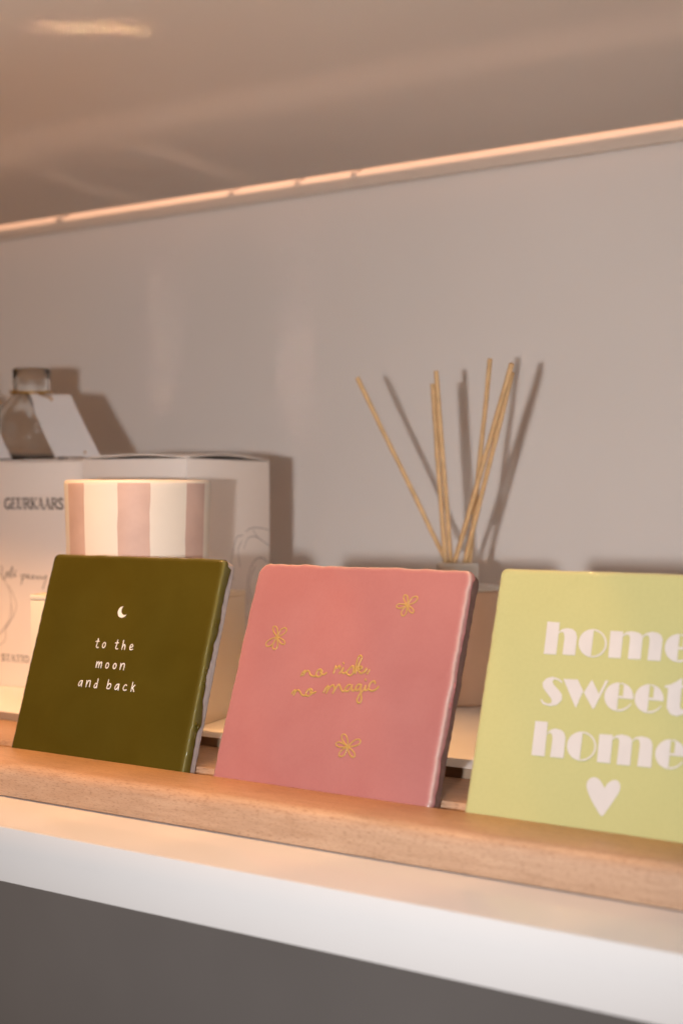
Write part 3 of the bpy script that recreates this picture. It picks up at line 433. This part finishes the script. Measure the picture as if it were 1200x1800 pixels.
KS = .858; OB1 = -333-38.5*math.cos(math.radians(4.2))
RZ = math.radians(4.2); GB = 'candle boxes standing in a row at the back'
def at_right(xr, yr, W): return xr-KS*W/2*math.cos(RZ), yr-KS*W/2*math.sin(RZ)
x, y = at_right(-170.82, 192.72, 81); b2 = candle_box('cream candle box behind the striped pot with line flower on its side', x, y, RZ, 81, 92, 148.6, (1.9, 2.4), GB)
x, y = at_right(-241.86, 191.86, 77); b1 = candle_box('cream candle box printed GEURKAARS and with peony line drawing', x, y, RZ, 77, 92, 148.0, (.3, .6), GB); b1x = OB1
x, y = at_right(-309.3, 190.15, 77); b0 = candle_box('cream candle box at the left end under the first glass bottle', x, y, RZ, 77, 92, 148.0, (.2, .2), GB)
x, y = at_right(-376.74, 187.57, 77); b00 = candle_box('cream candle box just past the left picture edge, under the second bottle', x, y, RZ, 77, 92, 148.0, (.2, .2), GB)
# print on the fronts
y1 = -.02
bm = bmesh.new(); caps(bm, 'GEURKAARS', -402.5-b1x, -351.5-b1x, 117.2, 7.0); obj('lettering', bm, M['ink'], b1); bm = bmesh.new(); caps(bm, 'STATIO', -405.6-b1x, -380.6-b1x, 16.6, 4.3)
obj('lettering', bm, M['ink'], b1)
bm = bmesh.new()
for P in PEONY: stroke(bm, [(a-b1x+4.5, c) for a, c in P], .6, .05, y1)
obj('script', bm, M['ink'], b1)
bm = bmesh.new()
for P in LINES_A: stroke(bm, [(a-b1x+4, c) for a, c in P], .34, .04, y1)
obj('line_drawing', bm, M['ink_grey'], b1)
bm = bmesh.new()
for P in LINES_B: stroke(bm, P, .45, .04, y1)
ln = obj('line_drawing', bm, M['ink_grey'], b2); ln.rotation_euler = (0, 0, math.pi/2); ln.location = Vector((40.55, 0, 0))*S*KS

# ------------------------------------------------------------------ low box with the striped pot
M['cream_card'] = simple('cream_card', (.80, .68, .52), .5, .02, 15, .08, 500)
ang = math.atan2(.25, .968)
lb = thing('gift_box', 'low plain cream card box under the striped pot', 'box', (-152.4, 114.05, 17.68), (0, 0, ang)); KS = .845
bm = bmesh.new(); box(bm, -48.6, 48.6, 0, 79, .05, 68.8, .5); flat_sharp(obj('box_body', bm, M['cream_card'], lb))
bm = bmesh.new(); box(bm, -48.8, 48.8, -.2, 79.2, 68.9, 72.0, .5); flat_sharp(obj('lid', bm, M['cream_card'], lb))
M['cream_glaze'] = simple('cream_glaze', (.66, .595, .51), .5, .03, 30, .08, 120, Specular_IOR_Level=.3)
M['rose_glaze'] = simple('rose_stripe_glaze', (.50, .345, .285), .5, .08, 60, .08, 120, Specular_IOR_Level=.3)
pot = thing('striped_pot', 'round cream pot with dusty pink vertical stripes', 'pot', (-154.2, 137.6, 78.55)); KS = .83
view = math.atan2(-371-137.6, 309+154.2)
def ang_of(px): return view+math.asin(max(-1, min(1, (px-240)/129)))
bounds = [(120, 148), (205, 260), (322, 355)]
st = sorted([((ang_of(a)) % (2*math.pi), (ang_of(c)) % (2*math.pi)) for a, c in bounds]+[((view+math.radians(d)) % (2*math.pi), (view+math.radians(d+25)) % (2*math.pi)) for d in (96, 148, 200, 250)])
cols = sorted(set([2*math.pi*i/96 for i in range(96)] + [q for s in st for q in s]))
bm = bmesh.new()
pp = [(0, .3), (33, .3), (37.5, .0), (39.3, 1.2), (40.2, 4)]+[(40.2+1.8*i/8, 4+57.5*i/8) for i in range(1, 9)]+[(42.1, 63.5), (41.6, 65.0), (40.4, 65.4), (39.2, 65.0), (38.6, 63.5), (37.0, 8), (34, 5), (0, 5)]
faces = lathe(bm, pp, cols=cols)
def in_stripe(a): return any((s <= a < e) if s < e else (a >= s or a < e) for s, e in st)
for i, k, f in faces:
    a0 = cols[k]; a1 = cols[(k+1) % len(cols)]
    if a1 < a0: a1 += 2*math.pi
    f.material_index = 1 if (3 <= i <= 12 and in_stripe(((a0+a1)/2) % (2*math.pi))) else 0
for vv in bm.verts:
    r = math.hypot(vv.co.x, vv.co.y)
    if r > 35:
        a = math.atan2(vv.co.y, vv.co.x)+.010*nz(vv.co.z*.16, round(math.atan2(vv.co.y, vv.co.x)*9)*.8); vv.co.x, vv.co.y = r*math.cos(a), r*math.sin(a)
obj('pot_body', bm, [M['cream_glaze'], M['rose_glaze']], pot)

# ------------------------------------------------------------------ reed diffuser
M['tan_ceramic'] = simple('tan_ceramic', (.74, .46, .29), .55, .05, 40, .1, 300)
M['white_ceramic'] = simple('white_ceramic', (.66, .59, .51), .3, .03, 40)
M['reed'] = simple('rattan_reed', (.60, .385, .19), .65, .14, 160, .3, 500)
jar = thing('diffuser_jar', 'round tan ceramic jar with white neck holding thin reeds', 'jar', (-59.1, 279.4, 17.74)); KS = .858
bm = bmesh.new(); lathe(bm, [(0, 0), (24.6, 0), (25.8, 1.0), (26.0, 2.5), (26.0, 67.0), (25.4, 68.2), (23, 68.0), (23, 3), (0, 3)], 72); flat_sharp(obj('jar_body', bm, M['tan_ceramic'], jar), 50)
bm = bmesh.new(); lathe(bm, [(22.5, 66.5), (22.5, 68.4), (26.6, 68.4), (27.4, 69.2), (27.0, 70.3), (25, 70.9), (14.6, 71.3), (13.2, 72.2), (12.9, 74), (12.9, 83.6), (12.3, 84.7), (11.3, 85.0), (10.6, 84.3), (10.5, 66.5), (22.5, 66.5)], 72); flat_sharp(obj('jar_neck', bm, M['white_ceramic'], jar), 50)
KS = 1.0
reeds = [((-65.3, 278.52), (-106.73, 256.21, 188.4), 'leftmost thin rattan reed leaning far left in the diffuser jar'),
         ((-63.91, 275.09), (-63.74, 261.36, 183.42), 'short upright rattan reed just left of the middle pair'),
         ((-61.34, 276.81), (-59.62, 257.93, 189.77), 'upright rattan reed, taller one of the middle pair'),
         ((-52.67, 281.1), (-28.73, 257.93, 194.24), 'tallest rattan reed leaning slightly right in the diffuser jar'),
         ((-57.39, 273.0), (-13.29, 251.92, 190.55), 'rattan reed leaning far right, longest of the crossed pair'),
         ((-53.1, 275.95), (-15.01, 256.21, 186.51), 'rattan reed leaning far right, hidden just behind its neighbour')]
for k, ((nx_, ny_), tip, lab) in enumerate(reeds):
    a = Vector((nx_, ny_, 90.6)); tp = Vector(tip); d = (tp-a).normalized(); bot = a-d*((90.6-40)/d.z); ax = d.to_track_quat('Z', 'Y').to_matrix()
    bm = bmesh.new(); prev = None; Ln = (tp-bot).length; nseg = 16
    for i in range(nseg+1):
        r = 1.3*(1+.05*nz(i*.9, k)); c = bot+d*(Ln*i/nseg)+ax @ Vector((.35*nz(i*.25, k+3), .35*nz(i*.3, k), 0))
        rg = [bm.verts.new(c+ax @ Vector((r*math.cos(j*math.pi/5), r*math.sin(j*math.pi/5), 0))-bot) for j in range(10)]
        if prev:
            for j in range(10): bm.faces.new((prev[j], prev[(j+1) % 10], rg[(j+1) % 10], rg[j]))
        else: bm.faces.new(rg[::-1])
        prev = rg
    bm.faces.new(prev)
    o = obj('diffuser_reed', bm, M['reed'], loc=bot); flat_sharp(o, 50); tag(o, lab, 'reed', 'reeds standing in the diffuser jar')

# ------------------------------------------------------------------ glass bottles with tags
m, nt, b = mat('clear_glass'); b.inputs['Base Color'].default_value = (.97, .98, .98, 1); b.inputs['Transmission Weight'].default_value = 1; b.inputs['Roughness'].default_value = .02; b.inputs['IOR'].default_value = 1.42; M['glass'] = m
m, nt, b = mat('gold_cord'); b.inputs['Base Color'].default_value = (.50, .27, .05, 1); b.inputs['Metallic'].default_value = .6; b.inputs['Roughness'].default_value = .35; M['cord'] = m
M['tag'] = simple('tag_card', (.72, .66, .63), .6, .02, 40, .1, 500)
def tube(bm, pts, r, seg=8):
    prev = None; n = len(pts)
    for i, p in enumerate(pts):
        t = (pts[min(i+1, n-1)]-pts[max(i-1, 0)]).normalized(); ax = t.to_track_quat('Z', 'Y').to_matrix()
        rg = [bm.verts.new(p+ax @ Vector((r*math.cos(2*math.pi*j/seg), r*math.sin(2*math.pi*j/seg), 0))) for j in range(seg)]
        if prev:
            for j in range(seg): bm.faces.new((prev[j], prev[(j+1) % seg], rg[(j+1) % seg], rg[j]))
        prev = rg
ZB = 149.3; KS = .858
bt = thing('glass_bottle', 'clear glass bottle with gold cord on a cream candle box', 'bottle', (-333.67, 239.05, 145.9), (0, 0, 0), 'clear glass bottles on the candle boxes')
bm = bmesh.new(); lathe(bm, [(0, .5), (22, .0), (25, .8), (26, 3), (26, 28), (25.2, 34), (22, 40), (17.5, 44.5), (14, 47.5), (13, 50), (13, 53), (13.5, 54), (13, 55), (13, 57), (13.5, 58), (13, 59), (13, 65.5), (12.4, 66.4), (11.5, 66.4), (11, 65.5), (10.8, 50), (12, 46.5), (16, 43), (20.5, 38.5), (23.2, 33), (23.8, 28), (23.8, 6), (22, 4), (0, 3.5)], 72)
obj('bottle_body', bm, M['glass'], bt)
bm = bmesh.new()
tube(bm, [Vector((14.6*math.cos(a), 14.6*math.sin(a), 49.4+.5*math.sin(a*2))) for a in [i*2*math.pi/48 for i in range(49)]], .85)
hx, hz = TAGHOLE
kn = [Vector((14.2, -3, 49.3)), Vector((13, -9, 48)), Vector((hx+440-1, 328-340-.4, hz-ZB+1.5)), Vector((hx+440, 328-340-.6, hz-ZB-.5)), Vector((hx+440+1.2, 328-340+.9, hz-ZB+.8))]
tube(bm, kn, .8); obj('neck_cord', bm, M['cord'], bt)
tg = thing('paper_tag', 'blank off-white card tag hanging slanted on the first glass bottle', 'tag', (-252.67, 215.03, 147.4), (0, 0, 0), 'card tags on the glass bottles')
c = [Vector(q)-Vector(TAG[2]) for q in TAG]; nrm = (c[1]-c[0]).cross(c[3]-c[0]).normalized()
if nrm.y > 0: nrm = -nrm
bm = bmesh.new(); nu = 8; g = {}
for s in (0, 1):
    for i in range(nu+1):
        for j in range(nu+1):
            u, vv = i/nu, j/nu; q = c[0].lerp(c[1], u).lerp(c[3].lerp(c[2], u), vv)+nrm*(s*.6+.7*math.sin(math.pi*vv)); g[s, i, j] = bm.verts.new(q)
for i in range(nu):
    for j in range(nu):
        for s in (0, 1): bm.faces.new((g[s, i, j], g[s, i+1, j], g[s, i+1, j+1], g[s, i, j+1]))
for i in range(nu):
    for j in (0, nu): bm.faces.new((g[0, i, j], g[0, i+1, j], g[1, i+1, j], g[1, i, j])); bm.faces.new((g[0, j, i], g[0, j, i+1], g[1, j, i+1], g[1, j, i]))
bmesh.ops.recalc_face_normals(bm, faces=bm.faces[:]); flat_sharp(obj('card', bm, M['tag'], tg))
mid = c[0].lerp(c[1], .72).lerp(c[3].lerp(c[2], .72), .93)+nrm*.75
bm = bmesh.new(); bmesh.ops.create_circle(bm, cap_ends=True, segments=16, radius=1.0, matrix=Matrix.Translation(mid) @ nrm.to_track_quat('Z', 'Y').to_matrix().to_4x4())
r = bmesh.ops.extrude_face_region(bm, geom=bm.faces[:]); bmesh.ops.translate(bm, vec=nrm*.2, verts=[q for q in r['geom'] if isinstance(q, bmesh.types.BMVert)])
obj('gold_dot', bm, M['cord'], tg)
def dup(root, off, label):
    q = root.copy(); COL.objects.link(q); q.location = root.location+Vector(off)*S; q['label'] = label
    for ch in root.children:
        k = ch.copy(); COL.objects.link(k); k.parent = q
    return q
OFF = (-66.9, -4.9, 0)
dup(bt, OFF, 'clear glass bottle mostly out of view past the left edge')
dup(tg, OFF, 'card tag cut by the left picture edge, on the second bottle')
bpy.context.view_layer.update()
